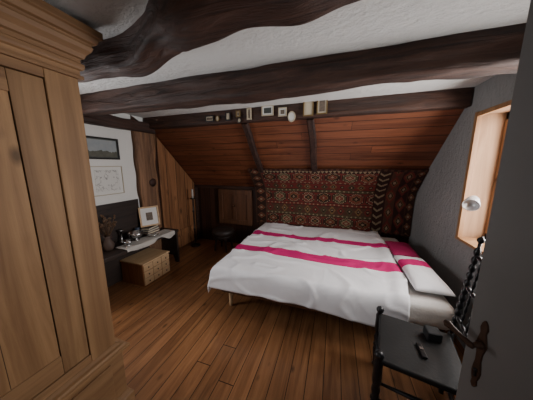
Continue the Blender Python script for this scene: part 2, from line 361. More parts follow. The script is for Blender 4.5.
b=MB(); b.box(wb,wx+.02,wy0-.02,wy1+.02,.10,.44,0); b.box(wx+.02,wx+.032,wy0+.06,wy1-.06,.15,.39,1)
b.obj('base',['piney','piney'],bevel=.004,parent=W)
molding([(0,.024),(.2,.03),(.3,.050),(.55,.052),(.6,.038),(.75,.034),(.82,.018),(1,.004)],.41,.075,'waist_molding')
molding([(0,.045),(.7,.045),(.8,.035),(1,.025)],0,.12,'plinth')
for (a,c) in ((wy1-.135,(wy0+wy1)/2+.004),((wy0+wy1)/2-.004,wy0+.135)):
    lo,hi=min(a,c)+.004,max(a,c)-.004
    b=MB(); sx=wx-.004; st=.115
    b.box(sx-.022,sx,lo,lo+st,.535,1.985,0); b.box(sx-.022,sx,hi-st,hi,.535,1.985,0)
    for z0,z1 in ((.535,.64),(1.895,1.985)): b.box(sx-.022,sx,lo+st,hi-st,z0,z1,1)
    b.box(sx-.022,sx-.007,lo+st,hi-st,.6,1.9,0)
    D=b.obj('door',['pine','piney'],bevel=.003,parent=W)
    b=MB(); yy=lo+.05 if a>c else hi-.05
    b.cyl((sx,yy,1.25),(sx+.02,yy,1.25),.007); b.lathe([(0,.01),(.4,.018),(.8,.016),(1,.006)],(sx+.018,yy,1.25),(sx+.045,yy,1.25)); b.obj('knob','brass',parent=D,label='small brass knob')

# ---------------------------------------------------------------- entrance door
hx,hy=.80,.02; ex,ey=.43,.75
ang=math.atan2(ey-hy,ex-hx); dw=math.hypot(ex-hx,ey-hy)
T=Matrix.Translation((hx,hy,0))@Matrix.Rotation(ang,4,'Z')   # local x along leaf from hinge to edge, local +y = toward camera side
b=MB(); b.box(0,dw,-.04,0,.01,2.12,0,T)
dr=b.obj('door_3','doorp',bevel=.003,label='open taupe painted door with dark iron lock',cat='door',struct=True)
b=MB(); hc=dw-.040
zz=[.915,.925,.94,.955,.97,.99,1.01,1.035,1.065,1.09,1.105,1.12,1.135,1.145]
ww=[.003,.009,.007,.011,.013,.011,.008,.009,.015,.011,.008,.011,.008,.002]
vs=[];fs=[]
for z,w_ in zip(zz,ww):
    vs+=[(hc-w_,0,z),(hc-w_*.8,.004,z),(hc+w_*.8,.004,z),(hc+w_,0,z)]
for i in range(len(zz)-1):
    for k in range(4): k2=(k+1)%4; fs.append((i*4+k,i*4+k2,(i+1)*4+k2,(i+1)*4+k))
fs.append((3,2,1,0)); n_=(len(zz)-1)*4; fs.append((n_,n_+1,n_+2,n_+3))
b.add(vs,fs,0,False,T); b.obj('lock_plate','rust',parent=dr,label='slim ornate rusty iron lock plate')
b=MB(); p=lambda x,y,z:T@Vector((x,y,z))
b.lathe([(0,.012),(.15,.012),(.2,.007),(1,.007)],p(hc,.004,1.065),p(hc,.042,1.07))
b.lathe([(0,.006),(.1,.009),(.5,.007),(.75,.009),(.9,.012),(1,.006)],p(hc-.008,.040,1.068),p(hc+.075,.048,1.09))
b.obj('handle','rust',parent=dr,label='worn dark lever handle')
b=MB(); b.box(hc-.003,hc+.003,.004,.008,.955,.972,0,T); b.lathe([(0,.005),(1,.005)],p(hc,.004,.977),p(hc,.008,.977)); b.obj('keyhole','black',parent=dr)

# ---------------------------------------------------------------- bed
BX0,BX1,BY0,BY1=-1.14,.965,1.80,3.50
E=empty('bed',((BX0+BX1)/2,(BY0+BY1)/2,0),'low double bed with white mattress on a wooden frame','bed')
b=MB(); b.box(BX0,BX1,BY0+.03,BY0+.06,.20,.32); b.box(BX0,BX1,BY1-.06,BY1-.03,.20,.32); b.box(BX0,BX0+.03,BY0+.06,BY1-.06,.20,.32); b.box(BX1-.03,BX1,BY0+.06,BY1-.06,.20,.32); b.box(BX0+.03,BX1-.03,BY0+.06,BY1-.06,.27,.30)
b.obj('bed_frame','hatch',bevel=.004,parent=E)
leg=None
for (x,y) in ((BX0+.08,BY0+.1),(BX1-.1,BY0+.1),(BX0+.08,BY1-.1),(BX1-.1,BY1-.1)):
    b=MB(); b.lathe([(0,.018),(.1,.02),(1,.028)],(x,y,0),(x,y,.27)); b.obj('leg','boxw',parent=E)
def softbox(x0,x1,y0,y1,z0,z1,nx=24,ny=20,nz=6,r=.05,wr=.004,seed=0):
    b=MB()
    idx={}; vs=[];fs=[]
    cx,cy,cz=(x0+x1)/2,(y0+y1)/2,(z0+z1)/2; hx_,hy_,hz_=(x1-x0)/2,(y1-y0)/2,(z1-z0)/2
    def V(i,j,k):
        if (i,j,k) in idx: return idx[(i,j,k)]
        p=Vector((lerp(-hx_,hx_,i/nx),lerp(-hy_,hy_,j/ny),lerp(-hz_,hz_,k/nz)))
        q=Vector((max(-hx_+r,min(hx_-r,p.x)),max(-hy_+r,min(hy_-r,p.y)),max(-hz_+r,min(hz_-r,p.z))))
        d=p-q
        if d.length>0: p=q+d.normalized()*r
        w=noise.noise(Vector((p.x*5+seed,p.y*5,p.z*5)))*wr*2+noise.noise(Vector((p.x*14+seed,p.y*14,p.z*9)))*wr
        nrm=(p-q).normalized() if (p-q).length>0 else Vector((0,0,1))
        p+=nrm*w
        idx[(i,j,k)]=len(vs); vs.append((p.x+cx,p.y+cy,p.z+cz)); return idx[(i,j,k)]
    for i in range(nx):
        for j in range(ny):
            fs.append((V(i,j,nz),V(i+1,j,nz),V(i+1,j+1,nz),V(i,j+1,nz))); fs.append((V(i,j,0),V(i,j+1,0),V(i+1,j+1,0),V(i+1,j,0)))
    for i in range(nx):
        for k in range(nz):
            fs.append((V(i,0,k),V(i+1,0,k),V(i+1,0,k+1),V(i,0,k+1))); fs.append((V(i,ny,k),V(i,ny,k+1),V(i+1,ny,k+1),V(i+1,ny,k)))
    for j in range(ny):
        for k in range(nz):
            fs.append((V(0,j,k),V(0,j,k+1),V(0,j+1,k+1),V(0,j+1,k))); fs.append((V(nx,j,k),V(nx,j+1,k),V(nx,j+1,k+1),V(nx,j,k+1)))
    b.add(vs,fs,0,True); return b
softbox(BX0,BX1,BY0,BY1,.28,.50,40,30,8,.06,.002).obj('mattress','sheet',parent=E,label='mattress in a cream-white fitted sheet')

def stripemat(name,bands,space):
    m,nt,bs=newmat(name)
    if space=='uv':
        uvn=N(nt,'ShaderNodeUVMap'); uvn.uv_map='UVMap'; src=uvn.outputs[0]
    else:
        tc=N(nt,'ShaderNodeTexCoord'); src=tc.outputs['Object']
    sp=N(nt,'ShaderNodeSeparateXYZ'); nt.links.new(src,sp.inputs[0])
    band=lambda lo,hi: math_n(nt,'MULTIPLY',math_n(nt,'GREATER_THAN',sp.outputs[1],lo),math_n(nt,'LESS_THAN',sp.outputs[1],hi))
    st=0
    for k,(lo,hi) in enumerate(bands):
        st=band(lo,hi) if k==0 else math_n(nt,'MAXIMUM',st,band(lo,hi))
    nz=N(nt,'ShaderNodeTexNoise'); nz.inputs['Scale'].default_value=5; nt.links.new(src,nz.inputs['Vector'])
    fw=N(nt,'ShaderNodeTexNoise'); fw.inputs['Scale'].default_value=5; fw.inputs['Detail'].default_value=3; fw.inputs['Distortion'].default_value=1.2; nt.links.new(src,fw.inputs['Vector'])
    bp=N(nt,'ShaderNodeBump'); bp.inputs['Strength'].default_value=.22; bp.inputs['Distance'].default_value=.02; nt.links.new(fw.outputs['Fac'],bp.inputs['Height']); nt.links.new(bp.outputs[0],bs.inputs['Normal'])
    cw=mixc(nt,nz.outputs['Fac'],(.74,.73,.75),(.84,.83,.84)); cr=mixc(nt,nz.outputs['Fac'],(.48,.012,.12),(.58,.022,.165))
    nt.links.new(mixc(nt,st,cw,cr),bs.inputs['Base Color']); bs.inputs['Roughness'].default_value=.9; bs.inputs['Specular IOR Level'].default_value=.15
    M[name]=m
stripemat('striped_duvet_cotton',((2.21,2.40),(2.83,2.98)),'uv')
stripemat('striped_pillow_cotton',((.04,.19),),'obj')
def fabric(name,u0,u1,v0,v1,xL,yF,top,step,mat,label,cat,amp=.018,seed=0,thick=.02,xRend=None):
    nu=int((u1-u0)/step); nv=int((v1-v0)/step); vs=[];uv=[];r=.05
    for j in range(nv+1):
        v=lerp(v0,v1,j/nv)
        ue=xRend(v) if xRend else u1
        for i in range(nu+1):
            u=lerp(u0,ue,i/nu)
            # hem hangs a little lower toward the pillow end
            vh=v if v>yF else yF-(yF-v)*(1+.22*sm((u+.2)/.9))
            s1=max(0,xL-u); s2=max(0,yF-vh)
            f=lambda s:r*(1-math.exp(-s/r))
            drop=(s1**3+s2**3)**(1/3) if (s1+s2)>0 else 0
            x=max(u,xL) - f(s1)*.8; 
            y=max(v,yF)-f(s2)*.8
            z=top(u,v)-max(0,drop-f(drop)*.55)
            P=Vector((u*1.6+seed,v*2.0,seed)); w=noise.noise(P)*amp*.5
            wx_=noise.noise(Vector((u*1.6,v*1.6,seed+20)))*.8
            P2=Vector((u*1.9+v*2.1+wx_+seed,v*3.2-u*1.2+wx_,seed+3)); rg=max(0,1-abs(noise.noise(P2))*5); w+=rg*rg*amp*.75
            P3=Vector((u*6+wx_*2,v*5+u*3,seed+9)); rg=max(0,1-abs(noise.noise(P3))*5); w+=rg*rg*amp*.14
            k=min(1,drop/.08)
            z+=w*(1-k*.9)
            if s2>0: y-= (math.sin(u*11+1.5*math.sin(u*5+seed))*.5+.5)*.07*s2 + w*k*.7
            if s1>0: x-= (math.sin(v*17+math.sin(v*5))*.5+.5)*.10*s1 + w*k*.7
            vs.append((x,y,z)); uv.append((u,v+.010*math.sin(u*3)))
    fs=[(j*(nu+1)+i,j*(nu+1)+i+1,(j+1)*(nu+1)+i+1,(j+1)*(nu+1)+i) for j in range(nv) for i in range(nu)]
    b=MB(); b.add(vs,fs,0,True); ob=b.obj(name,mat,label=label,cat=cat)
    l=ob.data.uv_layers.new(name='UVMap')
    for lp in ob.data.loops: l.data[lp.index].uv=uv[lp.vertex_index]
    so=ob.modifiers.new('sol','SOLIDIFY'); so.thickness=thick; so.offset=1
    return ob
def uend(v): return .62+.07*sm((v-1.75)/.45)+.008*math.sin(v*7)
def topd(u,v):
    z=.526
    z+=.008*math.exp(-((v-3.2)/.4)**2)+.005*math.sin(u*3+v*2)
    z+=.022*math.exp(-((u-uend(v)+.06)/.06)**2)
    return z
fabric('duvet',-1.45,.80,1.53,3.50,-1.17,1.77,topd,.015,'striped_duvet_cotton','white duvet with two crimson stripes draped over the bed','duvet',amp=.025,seed=2.2,thick=.010,xRend=uend)

def pillow(name,cx,cy,cz,lx,ly,lz,mat,label,seed,rx=0,rz=0,ry=0):
    n=26; vs=[];fs=[]
    T=Matrix.Translation((cx,cy,cz))@Matrix.Rotation(rz,4,'Z')@Matrix.Rotation(ry,4,'Y')@Matrix.Rotation(rx,4,'X')
    for side in (1,-1):
        for j in range(n+1):
            for i in range(n+1):
                u=lerp(-1,1,i/n); v=lerp(-1,1,j/n)
                e=(max(0,1-abs(u)**2.6)*max(0,1-abs(v)**2.6))**.45
                w=noise.noise(Vector((u*2.5+seed,v*2.5,side)))*.16*e+noise.noise(Vector((u*7+seed,v*6,side)))*.07*e
                if side<0: w*=.3
                vs.append((u*lx/2*(1-.05*(1-abs(v)))*1,v*ly/2*(1-.05*(1-abs(u))),side*(lz/2)*(e+w)))
    o=(n+1)**2
    for j in range(n):
        for i in range(n):
            a=j*(n+1)+i; fs.append((a,a+1,a+n+2,a+n+1)); fs.append((o+a,o+a+n+1,o+a+n+2,o+a+1))
    b=MB(); b.add(vs,fs,0,True,T); ob=b.obj(name,mat,label=label,cat='pillow',group='pillows on the bed')
    md=ob.modifiers.new('w','WELD'); md.merge_threshold=.0015
    return ob
pillow('pillow',.835,2.24,.562,.285,.72,.105,'striped_pillow_cotton','low white cotton pillow with a narrow crimson stripe',1.3)
pillow('pillow',.84,2.86,.556,.28,.46,.085,'crimson','flat crimson cotton pillow at the head of the bed',5.1)

# ---------------------------------------------------------------- kilim
def kilim_color(u,v):
    dk=(.026,.015,.013); rd=(.16,.029,.025); br=(.085,.040,.027); oc=(.20,.12,.052); cr=(.31,.245,.155); ol=(.075,.068,.035); r2=(.195,.048,.034)
    U=u*2.6; V=v*1.05
    if v<.03 or v>.975: return dk if int(U*25)%2 else br
    def zig(a,per,amp): return abs((a/per)%1-.5)*2*amp
    if u<.085 or u>.955:
        uu=u/.085 if u<.085 else (u-.955)/.045
        d=abs(uu-.5)*2+abs((V/.14)%1-.5)*2
        return cr if d<.3 else (rd if d<.6 else (oc if d<.75 else (dk if uu<.92 and uu>.08 else br)))
    if .78<u<=.955:
        uu=(u-.78)/.175
        col=int(uu*3); fu=(uu*3)%1
        if fu<.12: return dk
        if col==0: return (cr if ((V/.05)+zig(fu,1,1))%2<.6 else dk)
        d=abs(fu-.55)*1.9+abs((V/.24+col*.5)%1-.5)*2
        return cr if d<.28 else (dk if d<.48 else (oc if d<.62 else (rd if d<1.0 else (br if col==1 else dk))))
    regs=[(.05,'z'),(.17,'h'),(.05,'t'),(.12,'s'),(.05,'t'),(.17,'h'),(.05,'t'),(.12,'s'),(.05,'t'),(.15,'h'),(.2,'s')]
    vv=V-.03; k=0
    while k<len(regs)-1 and vv>regs[k][0]: vv-=regs[k][0]; k+=1
    hgt,ty=regs[k]; f=max(0,min(.999,vv/hgt)); uu=U-.22
    if ty=='z':
        a=(uu/.06)%1; return cr if abs(a-.5)*2>f else dk
    if ty=='t':
        if f<.16 or f>.84: return dk
        a=(uu/.07)%1; d=abs(a-.5)*2+abs(f-.5)*2
        return cr if d<.5 else (rd if (k//2)%2 else ol)
    q=lambda t,n: round(t*n)/n
    if ty=='s':
        per=.14; a=(uu/per)%1; ci=int(math.floor(uu/per)); d=q(abs(a-.5)*2,6)+q(abs(f-.5)*2,6)*.9
        c1=(rd,ol,oc)[ci%3]
        return cr if d<.25 else (dk if d<.5 else (c1 if d<.95 else (br if (k//4)%2 else rd)))
    per=.26; a=(uu/per+.5*((k//4)%2))%1; ci=int(math.floor(uu/per+.5*((k//4)%2)))
    d=max(q(abs(a-.5)*2,8), q(abs(a-.5)*2,8)*.6+q(abs(f-.5)*2,6)*.75)
    pal=[(rd,cr,dk,oc),(dk,oc,rd,cr),(ol,cr,r2,cr),(r2,oc,dk,cr)]
    A,B,C_,D_=pal[(ci+k)%4]
    if d<.2: return D_
    if d<.40: return C_
    if d<.52: return B
    if d<.76: return A
    if d<.86: return cr
    return dk if d<.97 else rd
nu,nv=320,120
pts=[Vector((3.235,slope_z(3.235)))+Vector((-(ZS-ZK),-(YK-YS))).normalized()*.03, Vector((3.40,slope_z(3.40)))+Vector((-(ZS-ZK),-(YK-YS))).normalized()*.04, Vector((3.54,1.20)), Vector((3.585,1.02)),Vector((3.60,.8)),Vector((3.61,.5))]
seglen=[0]
for a_,b_ in zip(pts,pts[1:]): seglen.append(seglen[-1]+(b_-a_).length)
def pp(t):
    s=t*seglen[-1]
    for i in range(len(pts)-1):
        if s<=seglen[i+1] or i==len(pts)-2:
            return pts[i].lerp(pts[i+1],(s-seglen[i])/(seglen[i+1]-seglen[i]))
vs=[];fs=[]
for j in range(nv+1):
    p_=pp(j/nv)
    for i in range(nu+1):
        u=i/nu; x=lerp(-1.40,XR-.01,u)
        w=.012*math.sin(x*9)*(.3+.7*j/nv)+noise.noise(Vector((x*3,j*.03,4)))*.015
        top_sag=.012*abs(math.sin(x*5.2))*(1-j/nv)
        vs.append((x,p_.x-abs(w)*.8,p_.y-top_sag))
fs=[(j*(nu+1)+i,(j+1)*(nu+1)+i,(j+1)*(nu+1)+i+1,j*(nu+1)+i+1) for j in range(nv) for i in range(nu)]
m,nt,bs=newmat('kilim_wool'); at=N(nt,'ShaderNodeVertexColor'); at.layer_name='weave'
nz=N(nt,'ShaderNodeTexNoise'); nz.inputs['Scale'].default_value=90; tc=N(nt,'ShaderNodeTexCoord'); nt.links.new(tc.outputs['Object'],nz.inputs[0])
n2=N(nt,'ShaderNodeTexNoise'); n2.inputs['Scale'].default_value=4; nt.links.new(tc.outputs['Object'],n2.inputs[0])
fade=mixc(nt,math_n(nt,'MULTIPLY',n2.outputs['Fac'],.4),at.outputs[0],(.10,.045,.030))
nt.links.new(mixc(nt,.4,fade,mixc(nt,1.0,fade,nz.outputs['Color'],'MULTIPLY')),bs.inputs['Base Color']); bs.inputs['Roughness'].default_value=.95; bs.inputs['Specular IOR Level'].default_value=.1
M['kilim']=m
b=MB(); b.add(vs,fs,0,True); K=b.obj('wall_rug','kilim',label='patterned red and brown woven kilim hung behind the bed',cat='rug')
ca=K.data.color_attributes.new('weave','FLOAT_COLOR','CORNER')
for pol in K.data.polygons:
    idx=pol.index; j=idx//nu; i=idx%nu; c=kilim_color((i+.5)/nu,(j+.5)/nv)
    for li in pol.loop_indices: ca.data[li].color=c+(1,)
so=K.modifiers.new('s','SOLIDIFY'); so.thickness=.008; so.offset=0

# ---------------------------------------------------------------- black chair
C=empty('side_chair',(.55,1.34,0),'black turned-wood chair with flat seat beside the bed','chair')
def turned(n=6,r=.017,bead=.006):
    pr=[(0,r*.7),(.03,r)]
    for i in range(n):
        t0=.05+.9*i/n; dt=.9/n
        pr+=[(t0,r*.7),(t0+dt*.2,r+bead*.5),(t0+dt*.5,r+bead),(t0+dt*.8,r+bead*.5)]
    pr+=[(.96,r*.7),(1,r*.75)]; return pr
sx0,sx1,sy0,sy1,sz=.33,.75,1.13,1.57,.472
b=MB(); b.box(sx0-.005,sx1,sy0-.005,sy1+.005,sz-.035,sz); b.obj('seat','rush',bevel=.012,parent=C,label='flat black seat',seg=4)
for (x,y) in ((sx0,sy0),(sx0,sy1)):
    b=MB(); b.lathe([(0,.015),(.03,.024),(.06,.016),(.12,.019),(.3,.026),(.34,.018),(.37,.028),(.40,.019),(.5,.025),(.56,.018),(.6,.026),(.8,.024),(.86,.025),(.90,.016),(.93,.025),(.96,.027),(.985,.020),(1,.007)],(x,y,0),(x,y,.525)); b.obj('leg','black',parent=C)
for y in (sy0,sy1):
    b=MB(); b.cyl((sx1,y,0),(sx1,y,.48),.016,.018)
    b.lathe(turned(11,.012,.006)+[(1.0,.008),(1.015,.017),(1.035,.020),(1.055,.010),(1.07,.004)],(sx1,y,.48),(sx1+.06,y,1.13)); b.obj('back_post','black',parent=C)
for z in (.62,.84,1.05):
    tt=(z-.48)/.65; b=MB(); xx=sx1+.06*tt; b.lathe(turned(6,.009,.004),(xx,sy0,z),(xx,sy1,z)); b.obj('back_rail','black',parent=C)
for i in range(4):
    y=lerp(sy0,sy1,(i+1)/5); b=MB(); b.lathe(turned(7,.005,.004),(sx1+.06*.2,y,.62),(sx1+.06*.87,y,1.05)); b.obj('spindle','black',parent=C)
for z in (.16,.28):
    for (p_,q_) in (((sx0,sy0,z),(sx0,sy1,z)),((sx0,sy0,z+.03),(sx1,sy0,z+.03)),((sx0,sy1,z+.03),(sx1,sy1,z+.03)),((sx1,sy0,z),(sx1,sy1,z))):
        b=MB(); b.lathe([(0,.008),(.3,.011),(.5,.014),(.7,.011),(1,.008)],p_,q_); b.obj('rung','black',parent=C)
C.rotation_euler=(0,0,math.radians(-11))
C.location=(.56,1.355,0)
# things on the chair
b=MB(); b.box(.625,.705,1.425,1.505,.4735,.535); o=b.obj('small_box','blackm',bevel=.008,label='small matte black box on the chair seat',cat='box',seg=3)
G=empty('spectacles_case',(.56,1.33,.4735),'slim black case lying on the chair seat','case')
b=MB(); b.box(.545,.575,1.27,1.38,.4735,.489); b.obj('case_body','black',bevel=.006,parent=G,seg=3)
b=MB(); b.box(.550,.570,1.325,1.345,.489,.492); b.obj('clasp','silver',parent=G,label='silver clasp')

# ---------------------------------------------------------------- reading lamp in window reveal
lx=-.03
R=empty('reading_lamp',(1.24+lx,2.40,1.27),'grey and chrome spotlight reading lamp on the window reveal','lamp')
b=MB(); b.lathe([(0,.032),(.6,.032),(1,.02)],(1.245+lx,2.40,1.20),(1.245+lx,2.38,1.20),0,20); b.obj('base','chrome',parent=R)
b=MB(); pth=[(1.245+lx,2.385,1.20),(1.235+lx,2.35,1.22),(1.215+lx,2.31,1.245),(1.205+lx,2.285,1.275)]
for a_,b_ in zip(pth,pth[1:]): b.cyl(a_,b_,.006)
b.obj('arm','chrome',parent=R)
b=MB(); b.lathe([(0,.012),(.08,.028),(.3,.042),(.6,.050),(.95,.058),(1,.058),(.97,.052),(.6,.040)],(1.215+lx,2.29,1.315),(1.15+lx,2.19,1.258),0,24); b.obj('lamp_shade','lampw',parent=R,label='pale grey enamel lamp head')

# ---------------------------------------------------------------- pictures on the beam
def picture(name,cx,y,cz,w,h,fr,art,label,group=None,oval=False,mat='paperw'):
    E=empty(name,(cx,y,cz-h/2),label,'picture',group)
    f=.012 if w<.2 else .018
    if oval:
        n=24; b=MB(); vs=[];fs=[]
        for (k,yy,s) in ((0,y,1),(1,y-.012,1),(2,y-.014,.78),(3,y-.006,.76)):
            for i in range(n):
                a=2*math.pi*i/n; vs.append((cx+math.cos(a)*w/2*s,yy,cz+math.sin(a)*h/2*s))
        for k in range(3):
            for i in range(n): i2=(i+1)%n; fs.append((k*n+i,k*n+i2,(k+1)*n+i2,(k+1)*n+i))
        fs.append(tuple(range(n))); b.add(vs,fs,0,False); b.obj('frame',fr,parent=E)
        b=MB(); b.add([(cx+math.cos(2*math.pi*i/n)*w/2*.78,y-.008,cz+math.sin(2*math.pi*i/n)*h/2*.78) for i in range(n)],[tuple(range(n))]); b.obj('print',art,parent=E)
        return E
    b=MB(); b.box(cx-w/2,cx-w/2+f,y-.014,y,cz-h/2,cz+h/2); b.box(cx+w/2-f,cx+w/2,y-.014,y,cz-h/2,cz+h/2); b.box(cx-w/2+f,cx+w/2-f,y-.014,y,cz-h/2,cz-h/2+f); b.box(cx-w/2+f,cx+w/2-f,y-.014,y,cz+h/2-f,cz+h/2)
    b.obj('frame',fr,bevel=.002,parent=E)
    b=MB(); b.box(cx-w/2+f,cx+w/2-f,y-.006,y-.001,cz-h/2+f,cz+h/2-f); b.obj('mat_board',mat,parent=E)
    q=f+min(w,h)*.14
    b=MB(); b.box(cx-w/2+q,cx+w/2-q,y-.008,y-.006,cz-h/2+q,cz+h/2-q); b.obj('print',art,parent=E)
    return E
gp='small framed pictures along the beam'
yb=2.487
specs=[(-1.62,2.205,.13,.075,'frameb','sepia',0,'tiny black-framed sepia picture','cream'),
(-1.50,2.20,.05,.07,'frameg','cream',1,'tiny oval gilt-framed miniature','cream'),
(-1.345,2.215,.07,.10,'frameb','cream',0,'small upright black-framed print','cream'),
(-1.20,2.235,.06,.075,'frameg','sepia',0,'small gilt-framed sepia print','cream'),
(-1.185,2.155,.05,.06,'frameb','cream',1,'tiny oval black-framed miniature','cream'),
(-1.05,2.225,.06,.14,'framew','sepia',0,'narrow upright cream-framed print','cream'),
(-.81,2.245,.15,.12,'framew','dim',0,'cream-framed dark print, wider than tall','paperw'),
(-.625,2.215,.10,.10,'framew','sepia',0,'small square cream-framed print','paperw'),
(-.515,2.155,.09,.12,'framew','paperw',1,'small oval white-framed miniature','paperw'),
(-.325,2.235,.115,.175,'frameg','cream',0,'upright gilt-framed faded portrait','cream'),
(-.175,2.245,.115,.175,'frameg','sepia',0,'upright gilt-framed sepia portrait','cream')]
for (x,z,w,h,fr,art,ov,lb,mt) in specs:
    picture('framed_picture',x,yb,z,w,h,fr,art,lb,gp,bool(ov),mt)

def picture_left(name,cy,cz,w,h,fr,art,label,matc='paperw',x=XL,f=.018,inset=.05):
    E=empty(name,(x,cy,cz-h/2),label,'picture')
    b=MB(); y0,y1,z0,z1=cy-w/2,cy+w/2,cz-h/2,cz+h/2
    b.box(x,x+.02,y0,y0+f,z0,z1);b.box(x,x+.02,y1-f,y1,z0,z1);b.box(x,x+.02,y0+f,y1-f,z0,z0+f);b.box(x,x+.02,y0+f,y1-f,z1-f,z1); b.obj('frame',fr,bevel=.002,parent=E)
    b=MB(); b.box(x+.002,x+.008,y0+f,y1-f,z0+f,z1-f); b.obj('mat_board',matc,parent=E)
    b=MB(); b.box(x+.008,x+.011,y0+inset,y1-inset,z0+inset,z1-inset); b.obj('print',art,parent=E)
    return E
picture_left('framed_painting',1.87,1.805,.40,.27,'frameb','land','landscape print in a black frame on white wall','dim',inset=.03)
picture_left('framed_drawing',1.88,1.40,.40,.37,'framew','draw','pencil drawing in a pale frame on white wall','paperw',f=.008)

# ---------------------------------------------------------------- bench with objects
BN=empty('bench',(-2.58,1.96,0),'dark wooden bench with a tall back against white wall','bench')
b=MB(); b.box(-2.77,-2.39,1.25,2.62,.52,.56); b.obj('seat','darkw',bevel=.006,parent=BN)
b=MB(); b.box(-2.795,-2.765,1.25,2.26,.56,1.10); b.box(-2.765,-2.755,1.30,2.21,.62,1.04); b.obj('backrest','darkw',bevel=.006,parent=BN)
for y in (1.27,2.57):
    b=MB(); b.prism([(-2.77,0),(-2.70,0),(-2.66,.12),(-2.50,.12),(-2.46,0),(-2.40,0),(-2.40,.52),(-2.77,.52)],'y',y,y+.035); b.obj('end_panel','darkw',bevel=.004,parent=BN)
b=MB(); b.box(-2.76,-2.735,1.305,2.57,.02,.52); b.obj('shade_panel','darkw',parent=BN)  # dark sheet added to stand in for the shade beneath the bench
nu,nv=40,70; vs=[];fs=[]
for j in range(nv+1):
    for i in range(nu+1):
        s=lerp(0,.30,i/nu); y=lerp(1.72,2.52,j/nv); edge=.20
        wv=noise.noise(Vector((s*6,y*7,2)))*.006
        hang=.05+.10*noise.noise(Vector((y*4.3,1,1)))
        hang=max(.012,hang)
        if s<edge: x=-2.585+s; z=.566+wv+.003
        else:
            k_=(s-edge)/.10; x=-2.385+.010*math.sin(y*22)*k_+.012*min(1,k_*3); z=.566-(k_)*hang
        vs.append((x,y,z))
fs=[(j*(nu+1)+i,j*(nu+1)+i+1,(j+1)*(nu+1)+i+1,(j+1)*(nu+1)+i) for j in range(nv) for i in range(nu)]
b=MB(); b.add(vs,fs,0,True); o=b.obj('table_runner','linen',label='white linen runner draped over the bench edge',cat='cloth'); q=o.modifiers.new('s','SOLIDIFY'); q.thickness=.003; q.offset=1
# drawer box
DB=empty('drawer_chest',(-2.56,2.09,0),'small light wooden chest of little drawers under the bench','chest')
dy0,dy1=1.86,2.31
b=MB(); b.box(-2.72,-2.332,dy0,dy1,0,.30); b.obj('body','door2',bevel=.004,parent=DB,label='darker wooden carcass')
b=MB(); b.box(-2.725,-2.312,dy0-.006,dy1+.006,.30,.318); b.obj('top','boxw',bevel=.003,parent=DB)
for r_ in range(3):
    for c_ in range(3):
        w_=(dy1-dy0-.01)/3; ya=dy0+.005+c_*w_+.004; yb2=ya+w_-.008; za=.008+r_*.097; zb=za+.088
        b=MB(); b.box(-2.332,-2.318,ya,yb2,za,zb); d=b.obj('drawer','boxw',bevel=.003,parent=DB)
        b=MB(); b.lathe([(0,.006),(.5,.010),(1,.004)],(-2.318,(ya+yb2)/2,(za+zb)/2),(-2.303,(ya+yb2)/2,(za+zb)/2),0,10); b.obj('knob','iron',parent=d,label='small dark knob')
for i,(w_,c_) in enumerate(((.15,'book'),(.14,'blue'),(.13,'darkw'))):
    z=.578+i*.032; T_=RZ(.1*i,(-2.66,2.32,0)); bk=empty('book',(-2.66,2.32,z),['thick dark red book at the bottom of a pile','dark blue book in the middle of a pile','dark brown book on top of a pile'][i],'book','books piled on the bench')
    b=MB(); b.box(-2.66-w_/2,-2.66+w_/2,2.32-.11,2.32+.11,z,z+.004,0,T_); b.box(-2.66-w_/2,-2.66+w_/2,2.32-.11,2.32+.11,z+.026,z+.030,0,T_); b.box(-2.66-w_/2,-2.66-w_/2+.004,2.21,2.43,z,z+.03,0,T_); b.obj('cover',c_,parent=bk)
    b=MB(); b.box(-2.66-w_/2+.004,-2.66+w_/2-.004,2.32-.105,2.32+.105,z+.004,z+.026,0,T_); b.obj('pages','cream',parent=bk)
PF=empty('photo_frame',(-2.65,2.32,.675),'standing framed photograph with white mat on the bench','picture')
T_=Matrix.Translation((-2.64,2.32,.678))@Matrix.Rotation(math.radians(62),4,'Z')@Matrix.Rotation(math.radians(-12),4,'X')
w_,h_,f_=.27,.30,.022
b=MB(); b.box(-w_/2,-w_/2+f_,-.02,0,0,h_,0,T_); b.box(w_/2-f_,w_/2,-.02,0,0,h_,0,T_); b.box(-w_/2+f_,w_/2-f_,-.02,0,0,f_,0,T_); b.box(-w_/2+f_,w_/2-f_,-.02,0,h_-f_,h_,0,T_); b.obj('frame','boxw',bevel=.003,parent=PF)
b=MB(); b.box(-w_/2+f_,w_/2-f_,-.008,-.002,f_,h_-f_,0,T_); b.obj('mat_board','paperw',parent=PF)
b=MB(); b.box(-.045,.045,-.011,-.008,.09,.21,0,T_); b.obj('print','sepia',parent=PF)
def bowl(x,y,s,label,mat='silver'):
    b=MB(); b.lathe([(0,.035*s),(.04,.04*s),(.1,.02*s),(.25,.018*s),(.35,.045*s),(.6,.072*s),(1,.085*s),(1.0,.080*s),(.62,.066*s),(.42,.03*s)],(x,y,.576),(x,y,.576+.1*s),0,24); return b.obj('bowl',mat,label=label,cat='bowl')
bowl(-2.56,2.00,1.15,'tarnished silver footed bowl on the linen runner')
bowl(-2.48,1.82,.65,'small silver dish on the linen runner')
b=MB(); b.lathe([(0,.05),(.3,.06),(1,.075),(.95,.07),(.4,.055)],(-2.48,2.20,.577),(-2.48,2.20,.60),0,20); b.obj('dish','silver',label='shallow silver dish near the bench edge',cat='dish')
b=MB(); b.lathe([(0,.035),(.1,.045),(.6,.045),(.75,.03),(.85,.028),(1,.034)],(-2.69,2.13,.562),(-2.69,2.13,.70),0,18); b.obj('jar','blue',label='small dark glazed jar on the bench',cat='jar')
